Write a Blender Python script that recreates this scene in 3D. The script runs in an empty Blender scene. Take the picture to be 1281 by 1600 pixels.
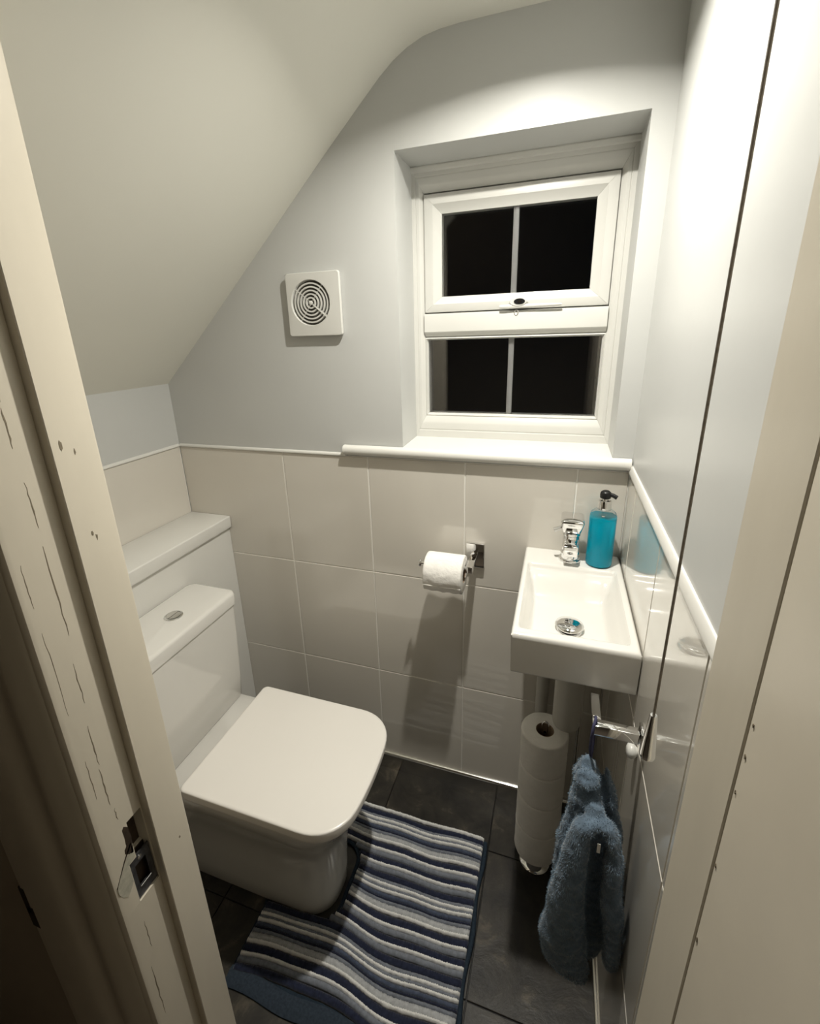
import bpy, bmesh, math, random
from mathutils import Vector, Matrix, noise

random.seed(7)
PI = math.pi
SC = bpy.context.scene
COL = SC.collection

# ------------------------------------------------------------------ camera
CAM_LOC = Vector((1.0597, -1.0487, 1.3313))
RIGHT = Vector((0.94747862, 0.31834555, -0.03066544))
UP = Vector((-0.06999985, 0.29998112, 0.9513734))
FWD = Vector((-0.31206454, 0.89925938, -0.30650984))
cam_data = bpy.data.cameras.new('camera')
cam = bpy.data.objects.new('camera', cam_data)
COL.objects.link(cam)
cam_data.sensor_fit = 'VERTICAL'
cam_data.sensor_height = 36.0
cam_data.lens = 717.07 / 1600 * 36.0
cam_data.shift_x = (640.5 - 627.58) / 1600
cam_data.shift_y = (750.4 - 800.0) / 1600
cam_data.clip_start = 0.01
m = Matrix((RIGHT, UP, -FWD)).transposed().to_4x4()
m.translation = CAM_LOC
cam.matrix_world = m
SC.camera = cam

# ------------------------------------------------------------------ night sky, lamp, exposure
world = bpy.data.worlds.new('night')
SC.world = world
world.use_nodes = True
world.node_tree.nodes['Background'].inputs[0].default_value = (0.0012, 0.0014, 0.0018, 1)
world.node_tree.nodes['Background'].inputs[1].default_value = 1.0

LAMP = Vector((0.975, -0.335, 1.868))
la = bpy.data.lights.new('downlight_lamp', 'AREA')
la.shape = 'DISK'
la.size = 0.032
la.energy = 9.0
la.color = (1.0, 0.965, 0.875)
la.spread = math.radians(148)
lo = bpy.data.objects.new('downlight_lamp', la)
lo.location = LAMP
COL.objects.link(lo)

# added dim fill behind the camera, lifts the landing-side woodwork; no real lamp
lb = bpy.data.lights.new('landing_fill', 'POINT')
lb.energy = 0.6
lb.shadow_soft_size = 0.08
lb.color = (1.0, 0.86, 0.68)
lbo = bpy.data.objects.new('landing_fill', lb)
lbo.location = (0.2, -1.75, 2.1)
COL.objects.link(lbo)

SC.view_settings.view_transform = 'Standard'
SC.view_settings.look = 'None'
SC.view_settings.gamma = 1.0
SC.view_settings.use_curve_mapping = False
SC.view_settings.exposure = 0.0

# ------------------------------------------------------------------ materials
MATS = {}

def mat(name, base, rough=0.5, metal=0.0, spec=0.5, coat=0.0, coat_rough=0.05, transmission=0.0, ior=1.45,
        sheen=0.0, var=0.0, var_scale=8.0, var_col=None, bump=0.0, bump_scale=60.0, detail=4.0,
        stretch=None, emit=None, rough_var=0.0, sub=0.0):
    if name in MATS:
        return MATS[name]
    m = bpy.data.materials.new(name)
    m.use_nodes = True
    nt = m.node_tree
    b = nt.nodes['Principled BSDF']
    b.inputs['Base Color'].default_value = (*base, 1)
    b.inputs['Roughness'].default_value = rough
    b.inputs['Metallic'].default_value = metal
    b.inputs['Specular IOR Level'].default_value = spec
    b.inputs['Coat Weight'].default_value = coat
    b.inputs['Coat Roughness'].default_value = coat_rough
    b.inputs['Transmission Weight'].default_value = transmission
    b.inputs['IOR'].default_value = ior
    b.inputs['Sheen Weight'].default_value = sheen
    if sub:
        b.inputs['Subsurface Weight'].default_value = sub
        b.inputs['Subsurface Radius'].default_value = (0.02, 0.02, 0.02)
        b.inputs['Subsurface Scale'].default_value = 0.1
    if emit:
        b.inputs['Emission Color'].default_value = (*emit[0], 1)
        b.inputs['Emission Strength'].default_value = emit[1]
    tc = nt.nodes.new('ShaderNodeTexCoord')
    src = tc.outputs['Object']
    if stretch:
        mp = nt.nodes.new('ShaderNodeMapping')
        mp.inputs['Scale'].default_value = stretch
        nt.links.new(src, mp.inputs['Vector'])
        src = mp.outputs['Vector']
    if var > 0:
        n = nt.nodes.new('ShaderNodeTexNoise')
        n.inputs['Scale'].default_value = var_scale
        n.inputs['Detail'].default_value = detail
        n.inputs['Roughness'].default_value = 0.6
        nt.links.new(src, n.inputs['Vector'])
        r = nt.nodes.new('ShaderNodeValToRGB')
        c2 = var_col if var_col else tuple(max(0, c * (1 - var)) for c in base)
        r.color_ramp.elements[0].position = 0.35
        r.color_ramp.elements[1].position = 0.68
        r.color_ramp.elements[0].color = (*c2, 1)
        r.color_ramp.elements[1].color = (*base, 1)
        nt.links.new(n.outputs['Fac'], r.inputs['Fac'])
        nt.links.new(r.outputs['Color'], b.inputs['Base Color'])
        if rough_var:
            mr = nt.nodes.new('ShaderNodeMapRange')
            mr.inputs['To Min'].default_value = rough - rough_var
            mr.inputs['To Max'].default_value = rough + rough_var
            nt.links.new(n.outputs['Fac'], mr.inputs['Value'])
            nt.links.new(mr.outputs['Result'], b.inputs['Roughness'])
    if bump > 0:
        n2 = nt.nodes.new('ShaderNodeTexNoise')
        n2.inputs['Scale'].default_value = bump_scale
        n2.inputs['Detail'].default_value = 3
        nt.links.new(src, n2.inputs['Vector'])
        bp = nt.nodes.new('ShaderNodeBump')
        bp.inputs['Strength'].default_value = bump
        bp.inputs['Distance'].default_value = 0.002
        nt.links.new(n2.outputs['Fac'], bp.inputs['Height'])
        nt.links.new(bp.outputs['Normal'], b.inputs['Normal'])
    MATS[name] = m
    return m

WALLP = mat('grey_wall_paint', (0.57, 0.575, 0.56), 0.42, spec=0.35, var=0.03, var_scale=3, bump=0.12, bump_scale=25)
WALLW = mat('pale_wall_paint', (0.57, 0.575, 0.56), 0.38, spec=0.35, var=0.03, var_scale=3, bump=0.12, bump_scale=25)
CEILP = mat('white_ceiling_paint', (0.80, 0.79, 0.72), 0.6, spec=0.3, var=0.03, var_scale=2, bump=0.1, bump_scale=18)
TILE = mat('glazed_tile', (0.70, 0.665, 0.60), 0.16, spec=0.5, coat=0.9, coat_rough=0.025, var=0.03, var_scale=3)
GROUT = mat('white_grout', (0.86, 0.84, 0.79), 0.8)
WHITE = mat('white_upvc', (0.67, 0.665, 0.63), 0.28, spec=0.45, var=0.03, var_scale=5)
WGLOSS = mat('white_gloss_paint', (0.74, 0.73, 0.69), 0.3, spec=0.4, var=0.03, var_scale=6, bump=0.05, bump_scale=40)
CERAM = mat('white_ceramic', (0.74, 0.725, 0.685), 0.08, spec=0.5, coat=0.4, coat_rough=0.03, var=0.015, var_scale=2)
SEATM = mat('white_seat_plastic', (0.86, 0.83, 0.78), 0.25, spec=0.45, var=0.015, var_scale=3)
CHROME = mat('chrome', (0.86, 0.86, 0.86), 0.05, metal=1.0, var=0.02, var_scale=20)
BRUSHED = mat('polished_metal_trim', (0.80, 0.79, 0.76), 0.18, metal=1.0, var=0.05, var_scale=40)
CREAM = mat('cream_frame_paint', (0.67, 0.615, 0.51), 0.4, spec=0.35, var=0.05, var_scale=9, bump=0.22, bump_scale=14, stretch=(1.6, 1.6, 0.5))
CREAMD = mat('cream_door_paint', (0.60, 0.545, 0.45), 0.4, spec=0.35, var=0.06, var_scale=7, bump=0.2, bump_scale=18)
DARKWOOD = mat('bare_dark_wood', (0.055, 0.035, 0.02), 0.8, var=0.5, var_scale=40)
STEEL = mat('tarnished_steel', (0.20, 0.20, 0.21), 0.35, metal=0.8, var=0.5, var_scale=60)
PUTTY = mat('filler_patch', (0.52, 0.50, 0.41), 0.7, var=0.25, var_scale=90)
CRACK = mat('paint_crack_dirt', (0.24, 0.20, 0.14), 0.8, var=0.3, var_scale=80)
BLACK = mat('black_plastic', (0.012, 0.012, 0.013), 0.3, var=0.2, var_scale=30)
DARKGREY = mat('dark_fan_interior', (0.14, 0.13, 0.11), 0.6, var=0.2, var_scale=40)
PAPER = mat('toilet_paper', (0.88, 0.86, 0.82), 0.9, spec=0.1, var=0.06, var_scale=35, bump=0.6, bump_scale=120)
CARD = mat('cardboard_core', (0.30, 0.22, 0.15), 0.9, var=0.2, var_scale=50)
PVC = mat('white_plastic_pipe', (0.52, 0.505, 0.46), 0.35, var=0.04, var_scale=15)
CORD = mat('brown_grey_cord', (0.27, 0.235, 0.195), 0.7, var=0.3, var_scale=200)
GLASS = mat('window_glass', (1, 1, 1), 0.0, transmission=1.0, ior=1.45)
BARM = mat('grey_glazing_bar', (0.50, 0.50, 0.50), 0.4, var=0.05, var_scale=20)
CLEAR = mat('clear_bottle_plastic', (0.95, 0.97, 0.97), 0.02, transmission=1.0, ior=1.12)
LIQUID = mat('blue_hand_wash', (0.0, 0.46, 0.66), 0.08, transmission=0.2, ior=1.33, spec=0.6, emit=None)
LENS = mat('lamp_lens', (1, 1, 1), 0.4, emit=((1.0, 0.965, 0.875), 6.0))
TOWEL = mat('blue_towel_fleece', (0.135, 0.19, 0.255), 0.95, spec=0.1, sheen=0.5, var=0.35, var_scale=60)
FLUFF = mat('blue_towel_fibres', (0.215, 0.30, 0.385), 0.9, spec=0.1, sheen=0.3, var=0.45, var_scale=45)
LOOPM = mat('navy_loop', (0.05, 0.05, 0.11), 0.9, var=0.3, var_scale=90)
HALLW = mat('landing_wall_paint', (0.42, 0.36, 0.28), 0.6, var=0.05, var_scale=4)
HALLF = mat('landing_carpet', (0.16, 0.13, 0.10), 0.95, var=0.3, var_scale=60)

def slate():
    m = bpy.data.materials.new('dark_slate')
    m.use_nodes = True
    nt = m.node_tree
    b = nt.nodes['Principled BSDF']
    tc = nt.nodes.new('ShaderNodeTexCoord')
    gi = nt.nodes.new('ShaderNodeObjectInfo')
    ad = nt.nodes.new('ShaderNodeVectorMath'); ad.operation = 'ADD'
    sc = nt.nodes.new('ShaderNodeVectorMath'); sc.operation = 'SCALE'
    cb = nt.nodes.new('ShaderNodeCombineXYZ')
    nt.links.new(gi.outputs['Random'], cb.inputs[0]); nt.links.new(gi.outputs['Random'], cb.inputs[1])
    nt.links.new(cb.outputs[0], sc.inputs[0]); sc.inputs['Scale'].default_value = 9.0
    nt.links.new(tc.outputs['Object'], ad.inputs[0]); nt.links.new(sc.outputs[0], ad.inputs[1])
    n = nt.nodes.new('ShaderNodeTexNoise'); n.inputs['Scale'].default_value = 11; n.inputs['Detail'].default_value = 9
    n.inputs['Roughness'].default_value = 0.68; n.inputs['Distortion'].default_value = 0.5
    nt.links.new(ad.outputs[0], n.inputs['Vector'])
    r = nt.nodes.new('ShaderNodeValToRGB')
    e = r.color_ramp.elements
    e[0].position = 0.34; e[0].color = (0.008, 0.0075, 0.007, 1)
    e[1].position = 0.76; e[1].color = (0.15, 0.125, 0.09, 1)
    k = r.color_ramp.elements.new(0.56); k.color = (0.032, 0.028, 0.022, 1)
    nt.links.new(n.outputs['Fac'], r.inputs['Fac'])
    nt.links.new(r.outputs['Color'], b.inputs['Base Color'])
    b.inputs['Roughness'].default_value = 0.38
    bp = nt.nodes.new('ShaderNodeBump'); bp.inputs['Strength'].default_value = 0.5; bp.inputs['Distance'].default_value = 0.003
    nt.links.new(n.outputs['Fac'], bp.inputs['Height']); nt.links.new(bp.outputs['Normal'], b.inputs['Normal'])
    return m
SLATE = slate()

# ------------------------------------------------------------------ mesh helpers
ROOT = {}      # object name -> world offset its mesh coordinates are relative to

def link(name, me, parent=None, loc=(0, 0, 0)):
    o = bpy.data.objects.new(name, me)
    COL.objects.link(o)
    if parent is not None:
        o.parent = parent
        base = ROOT[parent.name]
    else:
        base = Vector((0, 0, 0))
    o.location = Vector(loc) - base
    ROOT[o.name] = Vector(loc)
    return o

def mesh_of(bm, name, mt, smooth=35):
    bmesh.ops.recalc_face_normals(bm, faces=bm.faces[:])
    me = bpy.data.meshes.new(name)
    bm.to_mesh(me)
    bm.free()
    for p in me.polygons:
        p.use_smooth = smooth is not None
    if smooth is not None and smooth < 179:
        me.set_sharp_from_angle(angle=math.radians(smooth))
    for x in (mt if isinstance(mt, (list, tuple)) else [mt]):
        me.materials.append(x)
    return me

def centre_of(bm):
    lo_ = Vector((1e9,) * 3); hi = Vector((-1e9,) * 3)
    for v in bm.verts:
        for i in range(3):
            lo_[i] = min(lo_[i], v.co[i]); hi[i] = max(hi[i], v.co[i])
    return Vector(((lo_.x + hi.x) / 2, (lo_.y + hi.y) / 2, lo_.z))

def obj(name, bm, mt, parent=None, smooth=35):
    """bm in world coordinates; linked as one object (child of parent) with its origin at its own base"""
    c = centre_of(bm)
    bmesh.ops.translate(bm, verts=bm.verts[:], vec=-c)
    return link(name, mesh_of(bm, name, mt, smooth), parent, c)

def tag(o, label=None, cat=None, group=None, kind=None):
    if label: o['label'] = label
    if cat: o['category'] = cat
    if group: o['group'] = group
    if kind: o['kind'] = kind
    return o

def thing(name, loc, label, cat, group=None, kind=None):
    o = bpy.data.objects.new(name, None)
    COL.objects.link(o)
    o.location = loc
    o.empty_display_size = 0.02
    ROOT[o.name] = Vector(loc)
    return tag(o, label, cat, group, kind)

def B():
    return bmesh.new()

def box(bm, x0, x1, y0, y1, z0, z1, bev=0.0, seg=2):
    t = bmesh.new()
    bmesh.ops.create_cube(t, size=1)
    for v in t.verts:
        v.co = Vector(((x0 + x1) / 2 + v.co.x * (x1 - x0), (y0 + y1) / 2 + v.co.y * (y1 - y0), (z0 + z1) / 2 + v.co.z * (z1 - z0)))
    if bev > 0:
        bmesh.ops.bevel(t, geom=t.edges[:], offset=bev, segments=seg, affect='EDGES', profile=0.5)
    join(bm, t)
    return bm

def join(bm, t, mtx=None):
    if mtx is not None:
        bmesh.ops.transform(t, matrix=mtx, verts=t.verts[:])
    me = bpy.data.meshes.new('tmp')
    t.to_mesh(me); t.free()
    bm.from_mesh(me)
    bpy.data.meshes.remove(me)

def frame_from(d):
    d = Vector(d).normalized()
    a = Vector((0, 0, 1)) if abs(d.z) < 0.9 else Vector((1, 0, 0))
    u = d.cross(a).normalized(); v = d.cross(u).normalized()
    return u, v, d

def tube(bm, p0, p1, r0, r1=None, n=20, cap=True):
    r1 = r0 if r1 is None else r1
    p0 = Vector(p0); p1 = Vector(p1)
    u, v, d = frame_from(p1 - p0)
    A = [bm.verts.new(p0 + (u * math.cos(2 * PI * i / n) + v * math.sin(2 * PI * i / n)) * r0) for i in range(n)]
    C = [bm.verts.new(p1 + (u * math.cos(2 * PI * i / n) + v * math.sin(2 * PI * i / n)) * r1) for i in range(n)]
    for i in range(n):
        bm.faces.new((A[i], A[(i + 1) % n], C[(i + 1) % n], C[i]))
    if cap:
        bm.faces.new(A); bm.faces.new(C)
    return bm

def path_tube(bm, pts, r, n=10):
    pts = [Vector(p) for p in pts]
    rings = []
    u = None
    for i, p in enumerate(pts):
        d = (pts[min(i + 1, len(pts) - 1)] - pts[max(i - 1, 0)]).normalized()
        if u is None:
            u, v, _ = frame_from(d)
        else:
            u = (u - d * u.dot(d)).normalized(); v = d.cross(u)
        rings.append([bm.verts.new(p + (u * math.cos(2 * PI * k / n) + v * math.sin(2 * PI * k / n)) * r) for k in range(n)])
    for a, b in zip(rings, rings[1:]):
        for k in range(n):
            bm.faces.new((a[k], a[(k + 1) % n], b[(k + 1) % n], b[k]))
    bm.faces.new(rings[0]); bm.faces.new(rings[-1])
    return bm

def lathe(bm, prof, c, axis='Z', n=40):
    """prof: list of (r, h) along axis from centre c; r=0 closes"""
    c = Vector(c)
    ax = {'X': Vector((1, 0, 0)), 'Y': Vector((0, 1, 0)), 'Z': Vector((0, 0, 1))}[axis]
    u = {'X': Vector((0, 1, 0)), 'Y': Vector((1, 0, 0)), 'Z': Vector((1, 0, 0))}[axis]
    v = ax.cross(u)
    rings = []
    for r, h in prof:
        if r < 1e-6:
            rings.append([bm.verts.new(c + ax * h)])
        else:
            rings.append([bm.verts.new(c + ax * h + (u * math.cos(2 * PI * k / n) + v * math.sin(2 * PI * k / n)) * r) for k in range(n)])
    for a, b in zip(rings, rings[1:]):
        for k in range(n):
            k2 = (k + 1) % n
            if len(a) == 1 and len(b) == 1: continue
            if len(a) == 1: bm.faces.new((a[0], b[k], b[k2]))
            elif len(b) == 1: bm.faces.new((a[k], a[k2], b[0]))
            else: bm.faces.new((a[k], a[k2], b[k2], b[k]))
    return bm

def prism(bm, pts, a0, a1, axis='Z'):
    """extrude a closed polygon. axis Z: pts are (x,y); Y: (x,z); X: (y,z)"""
    def mk(p, a):
        if axis == 'Z': return Vector((p[0], p[1], a))
        if axis == 'Y': return Vector((p[0], a, p[1]))
        return Vector((a, p[0], p[1]))
    A = [bm.verts.new(mk(p, a0)) for p in pts]
    C = [bm.verts.new(mk(p, a1)) for p in pts]
    n = len(pts)
    for i in range(n):
        bm.faces.new((A[i], A[(i + 1) % n], C[(i + 1) % n], C[i]))
    bm.faces.new(A); bm.faces.new(C)
    return bm

def loft(bm, rings, close_top=True, close_bottom=True):
    R = [[bm.verts.new(Vector(p)) for p in ring] for ring in rings]
    n = len(R[0])
    for a, b in zip(R, R[1:]):
        for k in range(n):
            bm.faces.new((a[k], a[(k + 1) % n], b[(k + 1) % n], b[k]))
    if close_bottom: bm.faces.new(R[0])
    if close_top: bm.faces.new(R[-1])
    return R

def sm(t):
    t = max(0.0, min(1.0, t))
    return t * t * (3 - 2 * t)

# ------------------------------------------------------------------ dimensions of the room
XR = 1.216            # right wall
ZD = 1.0298           # top of the tiles
TH, TW = 0.33, 0.253
YF = -0.69            # inner face of the front wall (door wall)
CEIL_Z = 1.873
WX0, WX1, WZ0, WZ1 = 0.701, 1.178, 1.060, 1.689   # window recess
WIN_Y = 0.12

# ------------------------------------------------------------------ walls
bm = B()
box(bm, -0.15, WX0, 0.002, 0.27, 0, 2.05)
box(bm, WX1, XR + 0.15, 0.002, 0.27, 0, 2.05)
box(bm, WX0, WX1, 0.002, 0.27, 0, WZ0 - 0.025)
box(bm, WX0, WX1, 0.002, 0.27, WZ1, 2.05)
wall_back = tag(obj('wall_back', bm, WALLP, smooth=None), 'light grey painted back wall with a tiled lower part and a deep window recess', 'wall', kind='structure')

bm = B()
box(bm, XR + 0.002, XR + 0.15, YF + 0.008, 0.002, 0, 2.05)
wall_right = tag(obj('wall_right', bm, WALLW, smooth=None), 'pale painted right wall with glossy tiles below a white rail', 'wall', kind='structure')

bm = B()
box(bm, -0.15, -0.002, YF - 0.11, 0.002, 0, 1.22)
wall_left = tag(obj('wall_left', bm, WALLP, smooth=None), 'low grey left wall under the sloping ceiling', 'wall', kind='structure')

# front wall with the doorway
bm = B()
box(bm, -0.75, 0.52, YF - 0.107, YF, 0, 2.3)
box(bm, 0.52, 1.24, YF - 0.107, YF, 1.95, 2.3)
box(bm, 1.24, 2.2, YF - 0.107, YF, 0, 2.3)
wall_front = tag(obj('wall_front', bm, HALLW, smooth=None), 'wall around the doorway seen from the landing', 'wall', kind='structure')

# sloping and flat ceiling in one skin
prof = [(-0.02, 1.196), (0.0, 1.214), (0.231, 1.422), (0.404, 1.578), (0.532, 1.693), (0.628, 1.777), (0.676, 1.818),
        (0.705, 1.839), (0.735, 1.855), (0.766, 1.866), (0.80, 1.871), (0.84, CEIL_Z), (XR + 0.02, CEIL_Z)]
poly = prof + [(XR + 0.02, 2.0), (-0.02, 2.0)]
bm = prism(B(), poly, YF - 0.01, 0.02, 'Y')
ceiling = tag(obj('ceiling', bm, CEILP, smooth=40), 'white ceiling sloping down to the left wall with a rounded bend', 'ceiling', kind='structure')

# ------------------------------------------------------------------ tiles (each a part of its wall)
tile_cache = {}
def wall_tile(parent, axis, a0, a1, z0, z1, plane):
    g = 0.0014
    a0, a1 = min(a0, a1) + g, max(a0, a1) - g
    z0 += g; z1 -= g
    w, h = round(a1 - a0, 4), round(z1 - z0, 4)
    key = (axis, w, h)
    if key not in tile_cache:
        b = B()
        if axis == 'X':   box(b, -w / 2, w / 2, 0, 0.008, 0, h, 0.0012, 1)
        elif axis == 'R': box(b, 0, 0.008, -w / 2, w / 2, 0, h, 0.0012, 1)
        else:             box(b, -0.008, 0, -w / 2, w / 2, 0, h, 0.0012, 1)
        tile_cache[key] = mesh_of(b, 'tile', TILE)
    c = (a0 + a1) / 2
    loc = (c, plane, z0) if axis == 'X' else (plane, c, z0)
    return link('tile', tile_cache[key], parent, loc)

rows = [(ZD - TH * (k + 1), ZD - TH * k) for k in range(3)]
rows[2] = (0.045, rows[2][1])
cols = [0.0, 0.352, 0.605, 0.858, 1.111, XR]
for z0, z1 in rows:
    for a, b_ in zip(cols, cols[1:]):
        wall_tile(wall_back, 'X', a, b_, z0, z1, 0.0)
bm = box(B(), 0, XR, 0.0012, 0.004, 0.0, ZD)
obj('grout', bm, GROUT, wall_back, smooth=None)

ycols = [0.0, -0.097, -0.35, -0.603, YF]
for z0, z1 in rows:
    for a, b_ in zip(ycols, ycols[1:]):
        wall_tile(wall_right, 'R', b_, a, z0, z1, XR)
bm = box(B(), XR + 0.0012, XR + 0.004, YF, 0, 0, ZD)
obj('grout', bm, GROUT, wall_right, smooth=None)

lcols = [0.0, -0.33, YF]
for a, b_ in zip(lcols, lcols[1:]):
    wall_tile(wall_left, 'L', b_, a, rows[0][0], rows[0][1], 0.0)
bm = box(B(), -0.004, -0.0012, YF, 0, 0.6, ZD)
obj('grout', bm, GROUT, wall_left, smooth=None)

# tile-top trims
def bead_profile(z0, z1, proud, n=5):
    pts = [(0.0, z0), (proud * 0.6, z0)]
    for i in range(n + 1):
        t = i / n * PI / 2
        pts.append((proud * (0.6 + 0.4 * math.sin(t)) if i < n else proud, z0 + (z1 - z0) * 0.25 * (i / n)))
    for i in range(n + 1):
        t = i / n * PI / 2
        pts.append((proud * math.cos(t), z1 - (z1 - z0) * 0.6 * (1 - math.sin(t))))
    return pts

pf = bead_profile(ZD - 0.001, ZD + 0.008, 0.006)
bm = prism(B(), [(-a + 0.002, z) for a, z in pf], 0.002, 0.545, 'X')
tag(obj('trim_1', bm, WGLOSS), 'thin white strip along the tile top on the back wall left of the sill', 'trim', kind='structure')
bm = prism(B(), [(a - 0.002, z) for a, z in pf], YF, -0.004, 'Y')
tag(obj('trim_2', bm, WGLOSS), 'thin white strip along the tile top on the low left wall', 'trim', kind='structure')
pf = [(0, ZD - 0.001), (0.0050, ZD - 0.001), (0.0058, ZD), (0.0060, ZD + 0.002), (0.0058, ZD + 0.005), (0.0035, ZD + 0.0165), (0.0025, ZD + 0.0178), (0, ZD + 0.018)]
bm = prism(B(), [(XR + 0.002 - a, z) for a, z in pf], YF, -0.003, 'Y')
tag(obj('trim_3', bm, WGLOSS), 'white rounded rail on top of the glossy tiles of the right wall', 'trim', kind='structure')

# skirtings: metal tile trims
pf = [(0, 0.0), (0.012, 0.0), (0.012, 0.05), (0.0115, 0.055), (0.0095, 0.0585), (0.006, 0.0605), (0, 0.061)]
bm = prism(B(), [(-a - 0.0003, z) for a, z in pf], 0.14, XR - 0.0125, 'X')
tag(obj('baseboard_back', bm, BRUSHED), 'low polished metal skirting strip along the back wall', 'skirting', kind='structure')
bm = prism(B(), [(XR - a * 0.5 - 0.0003, z * 0.8) for a, z in pf], YF, -0.0128, 'Y')
tag(obj('baseboard_right', bm, BRUSHED), 'low polished metal skirting strip along the right wall', 'skirting', kind='structure')

# ------------------------------------------------------------------ floor
bm = box(B(), -0.1, XR + 0.1, YF - 0.04, 0.1, -0.06, -0.0035)
floor = tag(obj('floor', bm, BLACK, smooth=None), 'dark slate tiled floor of the toilet', 'floor', kind='structure')
fx = [0.0, 0.354, 0.659, 0.964, XR]
fy = [0.0, -0.165, -0.47, YF - 0.04]
fcache = {}
for i in range(len(fx) - 1):
    for j in range(len(fy) - 1):
        w = fx[i + 1] - fx[i] - 0.0022; d = fy[j] - fy[j + 1] - 0.0022
        key = (round(w, 3), round(d, 3))
        if key not in fcache:
            fcache[key] = mesh_of(box(B(), -w / 2, w / 2, -d / 2, d / 2, 0, 0.01, 0.001, 1), 'floor_tile', SLATE)
        link('floor_tile', fcache[key], floor, ((fx[i] + fx[i + 1]) / 2, (fy[j] + fy[j + 1]) / 2, -0.01))

# ------------------------------------------------------------------ landing behind the photographer
bm = box(B(), -0.75, 2.2, -2.3, YF - 0.04, -0.06, -0.002)
tag(obj('floor_landing', bm, HALLF, smooth=None), 'brown carpeted floor of the landing outside the doorway', 'floor', kind='structure')
bm = box(B(), -0.85, 2.3, -2.4, -2.3, 0, 2.3)
tag(obj('wall_landing', bm, HALLW, smooth=None), 'far wall of the landing opposite the doorway', 'wall', kind='structure')
bm = B(); box(bm, -0.85, -0.75, -2.3, YF, 0, 2.3)
tag(obj('wall_landing_left', bm, HALLW, smooth=None), 'end wall on the left side of the landing', 'wall', kind='structure')
bm = B(); box(bm, 2.2, 2.3, -2.3, YF, 0, 2.3)
tag(obj('wall_landing_right', bm, HALLW, smooth=None), 'end wall on the right side of the landing', 'wall', kind='structure')
bm = box(B(), -0.85, 2.3, -2.4, YF, 2.3, 2.36)
tag(obj('ceiling_landing', bm, HALLW, smooth=None), 'flat ceiling over the landing', 'ceiling', kind='structure')

# ------------------------------------------------------------------ door frame, left post with keep recess
def left_profile(notch=None):
    e = 0.0025
    X0, X1 = 0.5724, 0.559
    pts = [(0.50, -0.680), (X0 - 0.0045, -0.680), (X0 - 0.0022, -0.6806), (X0 - 0.0006, -0.6820), (X0, -0.6842), (X0, -0.7315), (X0 - 0.001, -0.7325), (X1, -0.7325)]
    if notch:
        ya, yb, dep = notch
        pts += [(X1, ya), (X1 - dep, ya), (X1 - dep, yb), (X1, yb)]
    pts += [(X1, -0.787), (X1 - 0.0015, -0.7915), (X1 - 0.005, -0.7945), (X1 - 0.010, -0.7955), (0.50, -0.7955)]
    return pts

post = thing('trim_4', (0.53, -0.74, 0), 'cream painted left door post with cracked paint and a broken lock keep', 'door frame', kind='structure')
bm = B()
prism(bm, left_profile(), 0.0, 0.592)
prism(bm, left_profile((-0.7345, -0.767, 0.013)), 0.592, 0.664)
prism(bm, left_profile((-0.7345, -0.756, 0.020)), 0.664, 0.728)
prism(bm, left_profile(), 0.728, 1.95)
obj('post', bm, CREAM, post, smooth=30)
# keep: steel plate with a hole, its lip, bare wood behind
sp = obj('strike_plate', (lambda b: (box(b, 0.5545, 0.5570, -0.7665, -0.7600, 0.594, 0.664),
                                    box(b, 0.5545, 0.5570, -0.7430, -0.7350, 0.594, 0.664),
                                    box(b, 0.5545, 0.5570, -0.7600, -0.7430, 0.594, 0.611),
                                    box(b, 0.5545, 0.5570, -0.7600, -0.7430, 0.649, 0.664), b)[-1])(B()), STEEL, post)
obj('lip', box(B(), 0.557, 0.5588, -0.7605, -0.7425, 0.6095, 0.6125, 0.0005, 1), CHROME, sp)
obj('screw', lathe(B(), [(0.003, 0), (0.003, 0.0012), (0.0015, 0.002), (0, 0.002)], (0.557, -0.7515, 0.657), 'X', 12), CHROME, sp)
obj('bare_wood', (lambda b: (box(b, 0.5385, 0.5412, -0.7555, -0.735, 0.665, 0.7275), box(b, 0.5455, 0.5475, -0.7665, -0.735, 0.593, 0.663), b)[-1])(B()), DARKWOOD, post)
rnd = random.Random(3)
def blob(bm, y, z, ry, rz, x, th=0.0007, n=11, jag=0.35):
    ring = []
    for k in range(n):
        a = 2 * PI * k / n
        s = 1 + rnd.uniform(-jag, jag)
        ring.append((y + math.cos(a) * ry * s, z + math.sin(a) * rz * s))
    prism(bm, ring, x - 0.001, x + th, 'X')
b = B()
prism(b, [(-0.7572, 0.668), (-0.7678, 0.664), (-0.7678, 0.634), (-0.7725, 0.628), (-0.7790, 0.621), (-0.7850, 0.629), (-0.7885, 0.640), (-0.7885, 0.6505), (-0.7800, 0.664), (-0.7720, 0.675), (-0.7640, 0.683), (-0.7572, 0.690)], 0.5575, 0.5593, 'X')
obj('filler_patch', b, PUTTY, post)
b = B()
blob(b, -0.760, 0.712, 0.005, 0.014, 0.559, 0.0004)
blob(b, -0.762, 0.690, 0.005, 0.009, 0.559, 0.0004)
blob(b, -0.7595, 0.700, 0.004, 0.020, 0.559, 0.0003)
prism(b, [(-0.7890, 0.651), (-0.7885, 0.6525), (-0.7720, 0.6785), (-0.7590, 0.6945), (-0.7575, 0.6925), (-0.7712, 0.6765)], 0.558, 0.5594, 'X')
obj('chipped_wood', b, DARKWOOD, post)
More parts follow.
